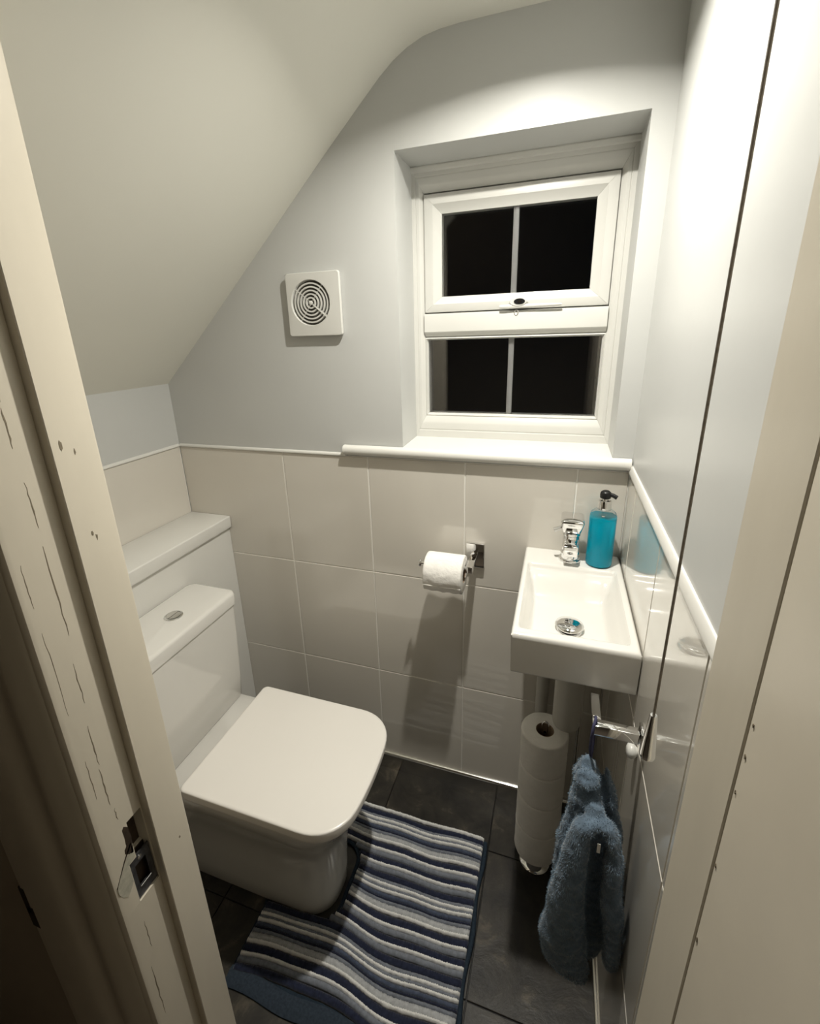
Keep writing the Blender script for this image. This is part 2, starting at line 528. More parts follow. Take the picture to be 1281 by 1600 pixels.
def crack(y, z0, z1, w, x=0.559):
    b = B()
    n = 8
    L = []; R_ = []
    for i in range(n + 1):
        t = i / n
        ww = w * math.sin(PI * (0.06 + 0.88 * t)) * rnd.uniform(0.6, 1.2)
        yy = y + rnd.uniform(-0.0007, 0.0007)
        z = z0 + (z1 - z0) * t
        L.append((yy - ww / 2, z)); R_.append((yy + ww / 2, z))
    prism(b, L + R_[::-1], x - 0.001, x + 0.00025, 'X')
    obj('paint_crack', b, CRACK, post)
for y, z0, z1, w in [(-0.7575, 1.02, 1.13, .0016), (-0.7565, 1.15, 1.20, .0012), (-0.758, 1.235, 1.275, .0018), (-0.7565, 1.28, 1.33, .0012),
                     (-0.762, 0.93, 0.985, .0011), (-0.7665, 0.84, 0.90, .0013), (-0.768, 0.775, 0.835, .0017), (-0.770, 0.50, 0.555, .0010),
                     (-0.7785, 0.36, 0.47, .0014), (-0.7815, 0.93, 1.04, .0006), (-0.7822, 1.07, 1.12, .0007), (-0.7645, 0.745, 0.765, .0012), (-0.7795, 0.80, 0.86, .0009)]:
    crack(y, z0, z1, w)
b = B()
for y, z, ry, rz in [(-0.722, 1.230, .0016, .005), (-0.709, 1.221, .0009, .003), (-0.7125, 1.127, .0011, .0028), (-0.7085, 1.121, .0013, .0035), (-0.700, 0.63, .0012, .002)]:
    blob(b, y, z, ry, rz, 0.5724, 0.0003)
obj('paint_chip', b, CRACK, post)

# architrave on the landing side
arch = thing('trim_5', (0.47, -0.805, 0), 'cream moulded architrave in shadow left of the doorway with a gouged hole', 'door frame', kind='structure')
pts = [(0.5535, -0.7930), (0.5495, -0.7962), (0.543, -0.7985), (0.533, -0.8030), (0.522, -0.8065), (0.515, -0.8075), (0.508, -0.8055), (0.500, -0.8035), (0.492, -0.8055), (0.484, -0.8105),
       (0.470, -0.8145), (0.440, -0.8155), (0.412, -0.8155), (0.408, -0.8130), (0.4065, -0.7971), (0.50, -0.7930)]
obj('moulding', prism(B(), pts, 0, 2.02), CREAM, arch, smooth=30)
pts = [(0.406, -0.7965), (0.4055, -0.803), (0.402, -0.8045), (0.372, -0.8045), (0.366, -0.801), (0.366, -0.7972)]
obj('backing_strip', prism(B(), pts, 0, 2.02), CREAM, arch, smooth=30)
b = B()
box(b, 0.366, 0.378, -0.8050, -0.7975, 0.53, 0.585, 0.0008, 1)
box(b, 0.366, 0.398, -0.8050, -0.7975, 0.500, 0.545, 0.0008, 1)
obj('gouge', b, DARKWOOD, arch)

# right post
bm = B()
X0 = 1.1905
prism(bm, [(1.24, -0.680), (X0 + 0.002, -0.680), (X0, -0.683), (X0, -0.7560), (X0 + 0.0008, -0.7572), (X0 + 0.014, -0.7572), (X0 + 0.014, -0.7960), (1.24, -0.7960)], 0, 1.95)
tag(obj('trim_6', bm, CREAM, smooth=30), 'cream painted right door post beside the open door', 'door frame', kind='structure')
bm = B()
box(bm, 0.573, X0, -0.7320, -0.683, 1.905, 1.95)
box(bm, 0.559, X0 + 0.014, -0.7955, -0.7325, 1.918, 1.95)
tag(obj('trim_7', bm, CREAM), 'cream door head joining both door posts', 'door frame', kind='structure')

# open door leaf, standing out into the landing
door = thing('door_1', (1.21, -1.08, 0.008), 'cream painted door standing open on the right of the doorway', 'door', kind='structure')
bm = B()
pts = [(1.1908, -0.7600), (1.1916, -0.7588), (1.2268, -0.7588), (1.2268, -1.39), (1.1908, -1.39)]
prism(bm, pts, 0.008, 1.915)
obj('leaf', bm, CREAMD, door)
b = B()
rnd = random.Random(11)
for y, z, ry, rz in [(-0.7635, 1.062, .0012, .002), (-0.7625, 1.03, .0008, .0018), (-0.7615, 0.958, .0013, .0022), (-0.762, 0.875, .0015, .003), (-0.7638, 1.088, .0008, .0015)]:
    blob(b, y, z, ry * 0.8, rz * 0.8, 1.1908 + 0.0004, 0.0005)
obj('paint_chip', b, CRACK, door)

# ------------------------------------------------------------------ boxed-in ledge
bm = box(B(), 0.0, 0.136, YF, -0.0005, 0, 0.784, 0.001, 1)
tag(obj('boxing_panel', bm, WGLOSS), 'white boxed-in panel rising behind the cistern under the ledge', 'panel', kind='structure')
bm = B()
box(bm, 0.0005, 0.146, YF + 0.001, -0.001, 0.7845, 0.822, 0.004, 3)
tag(obj('ledge_shelf', bm, WGLOSS), 'white painted ledge shelf in the corner above the cistern', 'shelf')

# ------------------------------------------------------------------ window
win = thing('window_1', (0.94, 0.15, WZ0), 'white plastic window with a small top casement and black night panes', 'window', kind='structure')

def mitred(parent, name, x0, x1, z0, z1, wl, wr, wt, wb, prof_fn, mt):
    """four mitred members; outer rect x0..x1,z0..z1; prof_fn(s) list of (t, y): t 0 at outer edge to 1 at inner"""
    outer = [(x0, z0), (x1, z0), (x1, z1), (x0, z1)]
    inner = [(x0 + wl, z0 + wb), (x1 - wr, z0 + wb), (x1 - wr, z1 - wt), (x0 + wl, z1 - wt)]
    for s in range(4):
        a, c = outer[s], outer[(s + 1) % 4]
        ai, ci = inner[s], inner[(s + 1) % 4]
        b = B()
        ra = []; rc = []
        for t, y in prof_fn:
            ra.append((a[0] + (ai[0] - a[0]) * t, y, a[1] + (ai[1] - a[1]) * t))
            rc.append((c[0] + (ci[0] - c[0]) * t, y, c[1] + (ci[1] - c[1]) * t))
        loft(b, [ra, rc])
        # hairline gap at the mitres
        cen = Vector(((a[0] + c[0] + ai[0] + ci[0]) / 4, 0.14, (a[1] + c[1] + ai[1] + ci[1]) / 4))
        for v in b.verts:
            d = cen - v.co
            if s % 2 == 0: v.co.x += math.copysign(0.0002, d.x)
            else: v.co.z += math.copysign(0.0002, d.z)
        obj(name, b, mt, parent, smooth=25)

Y0 = WIN_Y
fp = [(0.0, Y0 + 0.06), (0.0, Y0), (0.40, Y0), (0.44, Y0 + 0.0012), (0.48, Y0), (0.70, Y0), (0.78, Y0 + 0.002), (0.96, Y0 + 0.008), (1.0, Y0 + 0.010), (1.0, Y0 + 0.06)]

mitred(win, 'frame_member', WX0 - 0.004, WX1 + 0.004, WZ0 - 0.006, WZ1 + 0.004, 0.030, 0.032, 0.056, 0.064, fp, WHITE)
bm = B()
prism(bm, [(Y0 + 0.06, 1.316), (Y0 + 0.014, 1.316), (Y0 + 0.012, 1.318), (Y0 + 0.003, 1.325), (Y0, 1.330), (Y0, 1.366), (Y0 + 0.002, 1.372), (Y0 + 0.012, 1.374), (Y0 + 0.06, 1.374)], 0.7275, 1.1495, 'X')
obj('transom', bm, WHITE, win, smooth=25)
bm = prism(B(), [(Y0, WZ1), (Y0 - 0.006, WZ1), (Y0 - 0.0075, WZ1 - 0.003), (Y0 - 0.006, WZ1 - 0.010), (Y0, WZ1 - 0.012)], WX0, WX1, 'X')
obj('head_bead', bm, WHITE, win)
# opening casement in the upper half
cp = [(0.0, Y0 + 0.04), (0.0, Y0 + 0.006), (0.03, Y0 + 0.004), (0.08, Y0 + 0.0035), (0.52, Y0 + 0.0035), (0.56, Y0 + 0.005), (0.92, Y0 + 0.013), (1.0, Y0 + 0.014), (1.0, Y0 + 0.04)]
mitred(win, 'casement_rail', 0.7285, 1.1485, 1.3755, 1.6335, 0.041, 0.041, 0.041, 0.036, cp, WHITE)
# glazing bead of the fixed lower light
gp = [(0.0, Y0 + 0.05), (0.0, Y0 + 0.010), (0.4, Y0 + 0.008), (1.0, Y0 + 0.017), (1.0, Y0 + 0.05)]
mitred(win, 'glazing_bead', 0.7265, 1.1505, 1.118, 1.3162, 0.007, 0.007, 0.006, 0.007, gp, WHITE)
for nm, (x0, x1, z0, z1) in {'u': (0.766, 1.111, 1.408, 1.596), 'l': (0.730, 1.147, 1.122, 1.313)}.items():
    obj('pane', box(B(), x0, x1, Y0 + 0.018, Y0 + 0.022, z0, z1), GLASS, win, smooth=None)
    obj('pane', box(B(), x0, x1, Y0 + 0.034, Y0 + 0.038, z0, z1), GLASS, win, smooth=None)
    b = B()
    box(b, 0.9335, 0.9465, Y0 + 0.0235, Y0 + 0.0325, z0, z1, 0.002, 2)
    box(b, 0.9385, 0.9415, Y0 + 0.0228, Y0 + 0.0236, z0, z1)
    obj('glazing_bar', b, BARM, win)
# handle on the casement's bottom rail
hz, hx, hy = 1.390, 0.955, Y0 + 0.0035
b = B()
lathe(b, [(0.0, 0.0), (0.0, -0.0)], (0, 0, 0)) if False else None
ring = []
for k in range(24):
    a = 2 * PI * k / 24
    ring.append((math.cos(a), math.sin(a)))
loft(b, [[(hx + c * 0.021, hy, hz + s * 0.010) for c, s in ring], [(hx + c * 0.021, hy - 0.010, hz + s * 0.010) for c, s in ring], [(hx + c * 0.018, hy - 0.014, hz + s * 0.0085) for c, s in ring]])
handle = obj('handle', b, WHITE, win)
b = B()
loft(b, [[(hx + 0.003 + c * 0.0125, hy - 0.013, hz + 0.001 + s * 0.0062) for c, s in ring], [(hx + 0.003 + c * 0.0125, hy - 0.0155, hz + 0.001 + s * 0.0062) for c, s in ring]])
obj('lock_ring', b, BLACK, handle)
b = B()
loft(b, [[(hx + 0.003 + c * 0.0045, hy - 0.015, hz + 0.001 + s * 0.0026) for c, s in ring], [(hx + 0.003 + c * 0.0045, hy - 0.0165, hz + 0.001 + s * 0.0026) for c, s in ring]])
obj('lock_button', b, CHROME, handle)
b = B()
R_ = []
for x, hh, yy in [(hx - 0.042, 0.0035, 0.012), (hx - 0.034, 0.0045, 0.012), (hx - 0.012, 0.005, 0.010), (hx + 0.02, 0.0045, 0.010), (hx + 0.060, 0.0038, 0.012), (hx + 0.092, 0.0030, 0.013), (hx + 0.096, 0.0014, 0.013)]:
    R_.append([(x, hy - yy + cc * 0.0028, hz - 0.009 + ss * hh) for cc, ss in ring[::2]])
loft(b, R_)
obj('lever', b, WHITE, handle)
b = B()
pts = [(hx - 0.004 + 0.0042 * math.cos(2 * PI * k / 20), hy - 0.004, hz - 0.0225 + 0.0055 * math.sin(2 * PI * k / 20)) for k in range(21)]
path_tube(b, pts, 0.0012, 6)
obj('key_ring', b, BRUSHED, handle)
# sill board
b = B()
pf = [(Y0 + 0.01, 1.0355), (-0.008, 1.0355), (-0.013, 1.0375), (-0.0165, 1.042), (-0.0175, 1.0475), (-0.0165, 1.0535), (-0.013, 1.058), (-0.008, 1.060), (Y0 + 0.01, 1.062)]
prism(b, [p for p in pf if p[0] < 0.0] + [(-0.0004, 1.0602), (-0.0004, 1.0355)], 0.543, XR - 0.001, 'X')
prism(b, [(-0.0004, 1.0355), (Y0 + 0.005, 1.0355), (Y0 + 0.005, 1.0625), (-0.0004, 1.0602)], WX0 + 0.0003, WX1 - 0.0003, 'X')
obj('sill', b, WGLOSS, win, smooth=40)

# ------------------------------------------------------------------ extractor fan
FX, FZ = 0.4935, 1.4005
fan = thing('extractor_fan', (FX, 0.0, FZ - 0.071), 'square white extractor fan with a round ringed grille on the grey wall', 'extractor fan')
b = B()
def rsq(h, r, y, n=6):
    out = []
    for cx_, cz_, a0 in [(h - r, h - r, 0), (-(h - r), h - r, PI / 2), (-(h - r), -(h - r), PI), (h - r, -(h - r), 1.5 * PI)]:
        for k in range(n + 1):
            a = a0 + k / n * PI / 2
            out.append((FX + cx_ + r * math.cos(a), y, FZ + cz_ + r * math.sin(a)))
    return out
circ = lambda r, y, n=28: [(FX - 0.007 + r * math.cos(2 * PI * (k + 0.5) / n + 0.0), y, FZ + 0.004 + r * math.sin(2 * PI * (k + 0.5) / n)) for k in range(n)]
loft(b, [rsq(0.068, 0.004, 0.0015), rsq(0.0705, 0.005, -0.010), rsq(0.071, 0.006, -0.018), rsq(0.0695, 0.006, -0.021), circ(0.0535, -0.023), circ(0.0515, -0.023), circ(0.0505, -0.021), circ(0.0500, -0.003), circ(0.001, -0.003)], close_top=True)
body = obj('housing', b, WHITE, fan, smooth=40)
b = lathe(B(), [(0.0495, 0.0), (0, 0.0)], (FX - 0.007, -0.0036, FZ + 0.004), 'Y', 32)
obj('dark_interior', b, DARKGREY, fan)
for i, r in enumerate([0.0435, 0.0355, 0.0275, 0.0195, 0.0115]):
    y = -0.0180 - 0.0006 * i
    b = B()
    n = 40
    prof = [(r - 0.0016, 0.008), (r - 0.0016, 0.0), (r + 0.0016, 0.0), (r + 0.0016, 0.008), (r - 0.0016, 0.008)]
    lathe(b, prof, (FX - 0.007, y, FZ + 0.004), 'Y', n)
    bmesh.ops.remove_doubles(b, verts=b.verts[:], dist=1e-6)
    obj('grille_ring', b, WHITE, fan)
obj('grille_hub', lathe(B(), [(0, -0.001), (0.003, -0.0005), (0.005, 0.001), (0.005, 0.010)], (FX - 0.007, -0.0215, FZ + 0.004), 'Y', 20), WHITE, fan)
for a in (-38, 52, 142, 232):
    d = Vector((math.cos(math.radians(a)), 0, math.sin(math.radians(a))))
    c0 = Vector((FX - 0.007, -0.0145, FZ + 0.004))
    b = tube(B(), c0 + d * 0.005, c0 + d * 0.0505, 0.0014, n=6)
    obj('grille_spoke', b, WHITE, fan)
b = tube(B(), (FX - 0.001, -0.0215, FZ - 0.001), (FX + 0.0335, -0.0228, FZ - 0.029), 0.0011, n=8)
obj('pull_pin', b, WHITE, fan)

fan.scale.y = 0.66

# ------------------------------------------------------------------ recessed downlight (lamp itself is set up at the top)
dl = thing('downlight', (LAMP.x, LAMP.y, CEIL_Z), 'round white recessed downlight in the flat ceiling', 'light')
b = lathe(B(), [(0.028, -0.0005), (0.030, -0.004), (0.038, -0.003), (0.041, -0.0002), (0.041, 0.004), (0.028, 0.004)], (LAMP.x, LAMP.y, CEIL_Z), 'Z', 40)
obj('bezel', b, WGLOSS, dl)
obj('lens', lathe(B(), [(0.0278, -0.0006), (0, -0.0006)], (LAMP.x, LAMP.y, CEIL_Z), 'Z', 40), LENS, dl)

# ------------------------------------------------------------------ toilet
TY = -0.362
wc = thing('toilet', (0.45, TY, 0), 'white close-coupled toilet with squared lid closed and a low cistern', 'toilet')

def dshape(xb, xf, hw, rf, z, rb=0.02, n=8, bow=0.0):
    """plan outline: straight back at xb, rounded front at xf; CCW list"""
    pts = []
    def arc(cx, cy, r, a0, a1, m_):
        for k in range(m_ + 1):
            a = a0 + (a1 - a0) * k / m_
            pts.append((cx + r * math.cos(a), cy + r * math.sin(a)))
    arc(xb + rb, -(hw - rb), rb, PI, 1.5 * PI, 4)
    m_ = 2 * n + 9
    for k in range(m_ + 1):
        y = -hw * math.cos(PI * k / m_)
        q_ = max(0.0, (abs(y) - (hw - rf)) / rf)
        pts.append((xf - bow * (y / hw) ** 2 - rf * (1 - (max(0.0, 1 - q_ ** 2.3)) ** (1 / 2.3)), y))
    arc(xb + rb, hw - rb, rb, PI / 2, PI, 4)
    return [(x, TY + y, z) for x, y in pts]

# pan: lofted plan outlines from the floor to the rim
b = B()
rings = []
for z, xb, xf, hw, rf in [(0.0, 0.16, 0.626, 0.078, 0.06), (0.006, 0.158, 0.630, 0.080, 0.062), (0.05, 0.156, 0.632, 0.080, 0.062), (0.13, 0.154, 0.637, 0.083, 0.064), (0.20, 0.152, 0.648, 0.092, 0.068),
                          (0.26, 0.150, 0.662, 0.108, 0.074), (0.31, 0.150, 0.686, 0.126, 0.080), (0.345, 0.150, 0.702, 0.139, 0.084), (0.372, 0.150, 0.710, 0.144, 0.085), (0.384, 0.151, 0.710, 0.144, 0.085), (0.388, 0.154, 0.706, 0.141, 0.082)]:
    rings.append(dshape(xb, xf, hw, rf, z, 0.03, 8, 0.012))
loft(b, rings)
obj('pan', b, CERAM, wc, smooth=50)
# seat and lid
b = B()
loft(b, [dshape(0.352, 0.730, 0.153, 0.078, 0.3885, 0.014, 8, 0.016), dshape(0.350, 0.732, 0.155, 0.080, 0.391, 0.014, 8, 0.016), dshape(0.350, 0.732, 0.155, 0.080, 0.3975, 0.014, 8, 0.016)])
obj('seat', b, SEATM, wc, smooth=50)
b = B()
loft(b, [dshape(0.352, 0.733, 0.1555, 0.080, 0.3985, 0.012, 10, 0.016), dshape(0.3505, 0.7355, 0.158, 0.082, 0.4000, 0.013, 10, 0.016), dshape(0.350, 0.737, 0.159, 0.083, 0.4175, 0.013, 10, 0.016),
         dshape(0.3504, 0.7365, 0.1586, 0.0826, 0.4192, 0.013, 10, 0.016), dshape(0.352, 0.735, 0.157, 0.081, 0.4206, 0.012, 10, 0.016), dshape(0.356, 0.731, 0.153, 0.078, 0.4212, 0.010, 10, 0.016)])
obj('lid', b, SEATM, wc, smooth=50)
for s in (-1, 1):
    b = tube(B(), (0.3435, TY + s * 0.075 - 0.020, 0.3935), (0.3435, TY + s * 0.075 + 0.020, 0.3935), 0.0055, n=16)
    obj('hinge', b, SEATM, wc)
# cistern
def cring(z, x0, x1, y0, y1, r):
    pts = []
    for cx_, cy_, a0 in [(x1 - r, y1 - r, 0), (x0 + r, y1 - r, PI / 2), (x0 + r, y0 + r, PI), (x1 - r, y0 + r, 1.5 * PI)]:
        for k in range(7):
            a = a0 + k / 6 * PI / 2
            pts.append((cx_ + r * math.cos(a), cy_ + r * math.sin(a), z))
    return pts
b = B()
loft(b, [cring(0.3885, 0.150, 0.282, TY - 0.145, TY + 0.145, 0.014), cring(0.392, 0.149, 0.284, TY - 0.148, TY + 0.148, 0.015), cring(0.45, 0.147, 0.286, TY - 0.155, TY + 0.155, 0.016), cring(0.56, 0.145, 0.286, TY - 0.166, TY + 0.166, 0.017), cring(0.662, 0.144, 0.286, TY - 0.172, TY + 0.172, 0.018)])
cis = obj('cistern', b, CERAM, wc, smooth=50)
b = B()
loft(b, [cring(0.6635, 0.143, 0.286, TY - 0.173, TY + 0.173, 0.018), cring(0.6655, 0.141, 0.290, TY - 0.176, TY + 0.176, 0.020), cring(0.692, 0.140, 0.291, TY - 0.177, TY + 0.177, 0.021), cring(0.698, 0.142, 0.288, TY - 0.174, TY + 0.174, 0.020), cring(0.7005, 0.148, 0.282, TY - 0.168, TY + 0.168, 0.018)])
cl = obj('cistern_lid', b, CERAM, wc, smooth=50)
bx, by = 0.221, -0.331
b = lathe(B(), [(0.0215, 0.7002), (0.0215, 0.7022), (0.0195, 0.7036), (0.0175, 0.7036), (0.0172, 0.7020), (0, 0.7018)], (bx, by, 0), 'Z', 36)
fb = obj('flush_button', b, CHROME, wc)
for s in (-1, 1):
    b = B()
    pts = [(bx + s * 0.0008 + s * 0.0155 * math.sin(PI * k / 14), by + 0.0155 * math.cos(PI * k / 14)) for k in range(15)]
    prism(b, pts, 0.7021, 0.7042)
    obj('push_half', b, BRUSHED, fb)

# ------------------------------------------------------------------ basin
bs = thing('basin', (1.112, -0.176, 0.747), 'small white rectangular wall basin in the corner below the window', 'basin')
bx0, bx1, by0, by1, bz0, bz1 = 1.0095, 1.2145, -0.353, -0.0005, 0.747, 0.830
def bowl_z(x, y):
    # inner opening with soft slopes, longer slope at the back
    dl_ = sm((x - (bx0 + 0.010)) / 0.022); dr = sm(((bx1 - 0.013) - x) / 0.030)
    df = sm((y - (by0 + 0.022)) / 0.022); db = sm((-0.078 - y) / 0.075)
    edge = sm((x - (bx0 + 0.010)) / 0.006) * sm(((bx1 - 0.013) - x) / 0.006) * sm((y - (by0 + 0.022)) / 0.006) * sm((-0.078 - y) / 0.008)
    dpt = (0.010 * edge + 0.046 * min(dl_, dr, df, db) * 0.6 + 0.046 * 0.4 * dl_ * dr * df * db)
    return bz1 - dpt
b = B()
NX, NY = 64, 90
grid = []
for j in range(NY + 1):
    row = []
    for i in range(NX + 1):
        x = bx0 + (bx1 - bx0) * i / NX; y = by0 + (by1 - by0) * j / NY
        e = min(x - bx0, bx1 - x, y - by0, by1 - y)
        z = bowl_z(x, y) - 0.0035 * (1 - sm(e / 0.005)) ** 2
        row.append(b.verts.new((x, y, z)))
    grid.append(row)
for j in range(NY):
    for i in range(NX):
        b.faces.new((grid[j][i], grid[j][i + 1], grid[j + 1][i + 1], grid[j + 1][i]))
loop = [grid[0][i] for i in range(NX + 1)] + [grid[j][NX] for j in range(1, NY + 1)] + [grid[NY][i] for i in range(NX - 1, -1, -1)] + [grid[j][0] for j in range(NY - 1, 0, -1)]
prev = loop
for zz, ins in [(bz1 - 0.010, 0.0), (bz0 + 0.006, 0.0015), (bz0 + 0.002, 0.0025), (bz0, 0.006)]:
    cur = []
    for v in loop:
        x = min(max(v.co.x, bx0 + ins), bx1 - ins * 0.2); y = min(max(v.co.y, by0 + ins), by1)
        cur.append(b.verts.new((x, y, zz)))
    for k in range(len(loop)):
        k2 = (k + 1) % len(loop)
        b.faces.new((prev[k], prev[k2], cur[k2], cur[k]))
    prev = cur
b.faces.new(prev)
obj('bowl', b, CERAM, bs, smooth=60)
wx, wy = 1.1095, -0.232
wz = bowl_z(wx, wy)
b = lathe(B(), [(0.026, wz - 0.002), (0.026, wz + 0.0015), (0.022, wz + 0.003), (0.020, wz + 0.003), (0.0195, wz + 0.001), (0.0155, wz + 0.001), (0.0155, wz + 0.005), (0.0255, wz + 0.007), (0.0268, wz + 0.0095), (0.0255, wz + 0.012), (0.018, wz + 0.0145), (0.008, wz + 0.0158), (0, wz + 0.016)], (wx, wy, 0), 'Z', 40)
obj('plug', b, CHROME, bs, smooth=50)
# waste trap and pipe below
tx, ty = 1.126, -0.155
b = lathe(B(), [(0, 0.470), (0.024, 0.470), (0.028, 0.474), (0.030, 0.482), (0.030, 0.600), (0.033, 0.602), (0.033, 0.625), (0.028, 0.628), (0.020, 0.632), (0.018, 0.690), (0.022, 0.692), (0.022, 0.746)], (tx, ty, 0), 'Z', 32)
obj('bottle_trap', b, PVC, bs, smooth=40)
b = path_tube(B(), [(1.072, -0.026, 0.061), (1.072, -0.026, 0.60), (1.074, -0.034, 0.62), (1.082, -0.06, 0.632), (1.094, -0.11, 0.635), (1.105, -0.135, 0.635)], 0.0155, 16)
obj('waste_pipe', b, PVC, bs, smooth=60)
b = path_tube(B(), [(1.168, -0.022, 0.061), (1.168, -0.022, 0.69), (1.155, -0.03, 0.72), (1.12, -0.045, 0.745)], 0.006, 10)
obj('supply_pipe', b, BRUSHED, bs, smooth=60)

# ------------------------------------------------------------------ tap
tap = thing('mixer_tap', (1.107, -0.046, 0.830), 'small chrome basin mixer tap with a block lever', 'tap')
tx, ty = 1.107, -0.046
b = lathe(B(), [(0.0235, 0.8295), (0.0235, 0.834), (0.0225, 0.8365), (0.0195, 0.838), (0.0195, 0.846), (0.0205, 0.8475), (0.0205, 0.851), (0.0190, 0.853), (0.0184, 0.858), (0.0178, 0.892), (0.0195, 0.894), (0.0195, 0.899), (0.014, 0.901), (0, 0.901)], (tx, ty, 0), 'Z', 36)
obj('body', b, CHROME, tap, smooth=40)
b = B()
loft(b, [[(tx - 0.0135, ty - 0.008, z0) if False else (tx + sx * 0.0155, ty - 0.006, zc + sz * 0.0145) for sx, sz in [(-1, -1), (1, -1), (1, 1), (-1, 1)]] for zc, z0 in [(0.872, 0)]] + [[(tx + sx * 0.0150, ty - 0.040, 0.867 + sz * 0.0120) for sx, sz in [(-1, -1), (1, -1), (1, 1), (-1, 1)]]])
bmesh.ops.bevel(b, geom=b.edges[:], offset=0.0022, segments=3, affect='EDGES', profile=0.5)
sp = obj('spout', b, CHROME, tap, smooth=40)
obj('aerator', lathe(B(), [(0.008, 0.8500), (0.008, 0.858), (0.0095, 0.8585), (0.0095, 0.8605)], (tx, ty - 0.030, 0), 'Z', 20), CHROME, sp)
b = B()
top = []
def lev(z, w, d, dy=0.0, tilt=0.0):
    pts = []
    for cx_, cy_, a0 in [(1, 1, 0), (-1, 1, PI / 2), (-1, -1, PI), (1, -1, 1.5 * PI)]:
        r = 0.005
        for k in range(5):
            a = a0 + k / 4 * PI / 2
            px_ = cx_ * (w - r) + r * math.cos(a); py_ = cy_ * (d - r) + r * math.sin(a)
            pts.append((tx + px_, ty + dy + py_, z + tilt * py_))
    return pts
loft(b, [lev(0.9015, 0.0165, 0.0165), lev(0.9030, 0.0185, 0.0185), lev(0.9190, 0.0225, 0.0220, -0.001), lev(0.9290, 0.0240, 0.0230, -0.002, 0.10), lev(0.9325, 0.0234, 0.0224, -0.002, 0.14), lev(0.9350, 0.0205, 0.0195, -0.002, 0.16), lev(0.9362, 0.010, 0.010, -0.002, 0.16)])
lv = obj('lever_block', b, CHROME, tap, smooth=40)
b = tube(B(), (tx - 0.017, ty - 0.006, 0.911), (tx - 0.038, ty - 0.012, 0.904), 0.0048, 0.0056, 16)
obj('lever_pin', b, CHROME, lv)

# ------------------------------------------------------------------ hand wash bottle
px, py = 1.1675, -0.050
bt = thing('hand_wash_bottle', (px, py, 0.830), 'clear pump bottle of bright blue hand wash on the basin corner', 'bottle')
b = lathe(B(), [(0, 0.8302), (0.0235, 0.8302), (0.0262, 0.832), (0.0272, 0.836), (0.0272, 0.938), (0.0268, 0.946), (0.0240, 0.953), (0.0185, 0.9575), (0.0125, 0.959), (0.0115, 0.961), (0.0115, 0.966)], (px, py, 0), 'Z', 40)
obj('bottle_shell', b, CLEAR, bt, smooth=50)
b = lathe(B(), [(0, 0.8315), (0.0228, 0.8315), (0.0252, 0.8332), (0.0262, 0.837), (0.0262, 0.940), (0.0255, 0.9408), (0, 0.9405)], (px, py, 0), 'Z', 40)
obj('liquid', b, LIQUID, bt, smooth=50)
b = lathe(B(), [(0.0135, 0.960), (0.0138, 0.961), (0.0132, 0.979), (0.0120, 0.9805), (0.0062, 0.981), (0.0062, 0.987), (0, 0.987)], (px, py, 0), 'Z', 32)
obj('collar', b, CHROME, bt, smooth=40)
obj('dip_tube', tube(B(), (px, py, 0.942), (px, py, 0.962), 0.003, n=12), CLEAR, bt)
b = lathe(B(), [(0.0085, 0.9845), (0.0108, 0.986), (0.0112, 0.993), (0.0102, 0.998), (0.006, 1.0012), (0, 1.0017)], (px, py, 0), 'Z', 28)
path_tube(b, [(px + 0.004, py - 0.001, 0.994), (px + 0.014, py - 0.003, 0.9925), (px + 0.022, py - 0.005, 0.9885)], 0.0045, 10)
obj('pump_head', b, BLACK, bt, smooth=50)

# ------------------------------------------------------------------ toilet roll and its holder
hd = thing('toilet_roll_holder', (0.888, 0.0, 0.758), 'chrome toilet roll holder with a square plate on the back wall tiles', 'toilet roll holder')
obj('plate', box(B(), 0.865, 0.911, -0.011, -0.0002, 0.760, 0.825, 0.0015, 2), CHROME, hd)
obj('arm', box(B(), 0.8785, 0.8945, -0.089, -0.0105, 0.7835, 0.8005, 0.0015, 2), CHROME, hd)
RZ, RY = 0.792, -0.081
b = tube(B(), (0.879, RY, RZ), (0.768, RY, RZ), 0.0052, n=16)
rod = obj('rod', b, CHROME, hd)
obj('end_stop', lathe(B(), [(0, -0.002), (0.0085, -0.001), (0.0095, 0.001), (0.0085, 0.004), (0.0052, 0.005)], (0.764, RY, RZ), 'X', 20), CHROME, rod)

def paper_roll(name, label, cat, c, axis, L, r, core, group=None, loose=False):
    c = Vector(c)
    t = thing(name, c, label, cat, group)
    b = B()
    prof = [(core, 0.0), (r - 0.004, 0.0), (r - 0.001, 0.0012), (r, 0.004), (r, L - 0.004), (r - 0.001, L - 0.0012), (r - 0.004, L), (core, L)]
    # subdivide along the length so that the surface can be uneven
    fine = prof[:4] + [(r, 0.004 + (L - 0.008) * k / 14) for k in range(1, 14)] + prof[4:]
    lathe(b, fine + [fine[0]], c, axis, 64)
    bmesh.ops.remove_doubles(b, verts=b.verts[:], dist=1e-6)
    for v in b.verts:
        d = v.co - c
        rad = Vector((0, d.y, d.z)) if axis == 'X' else Vector((d.x, d.y, 0))
        if rad.length > r * 0.9:
            n_ = noise.noise(v.co * 38) * 0.0009 + noise.noise(v.co * 90) * 0.0004
            if loose and rad.z < 0.3 * r: n_ *= 2.2
            v.co += rad.normalized() * n_
    obj('paper', b, PAPER, t, smooth=50)
    b = lathe(B(), [(core - 0.0002, 0.0005), (core - 0.0002, L - 0.0005), (core - 0.0015, L - 0.0005), (core - 0.0015, 0.0005), (core - 0.0002, 0.0005)], c, axis, 32)
    obj('core', b, CARD, t, smooth=50)
    return t

rl = paper_roll('toilet_roll', 'white toilet roll hanging on the chrome wall holder', 'toilet roll', (0.782, RY, 0.7755), 'X', 0.093, 0.046, 0.0215, loose=True)
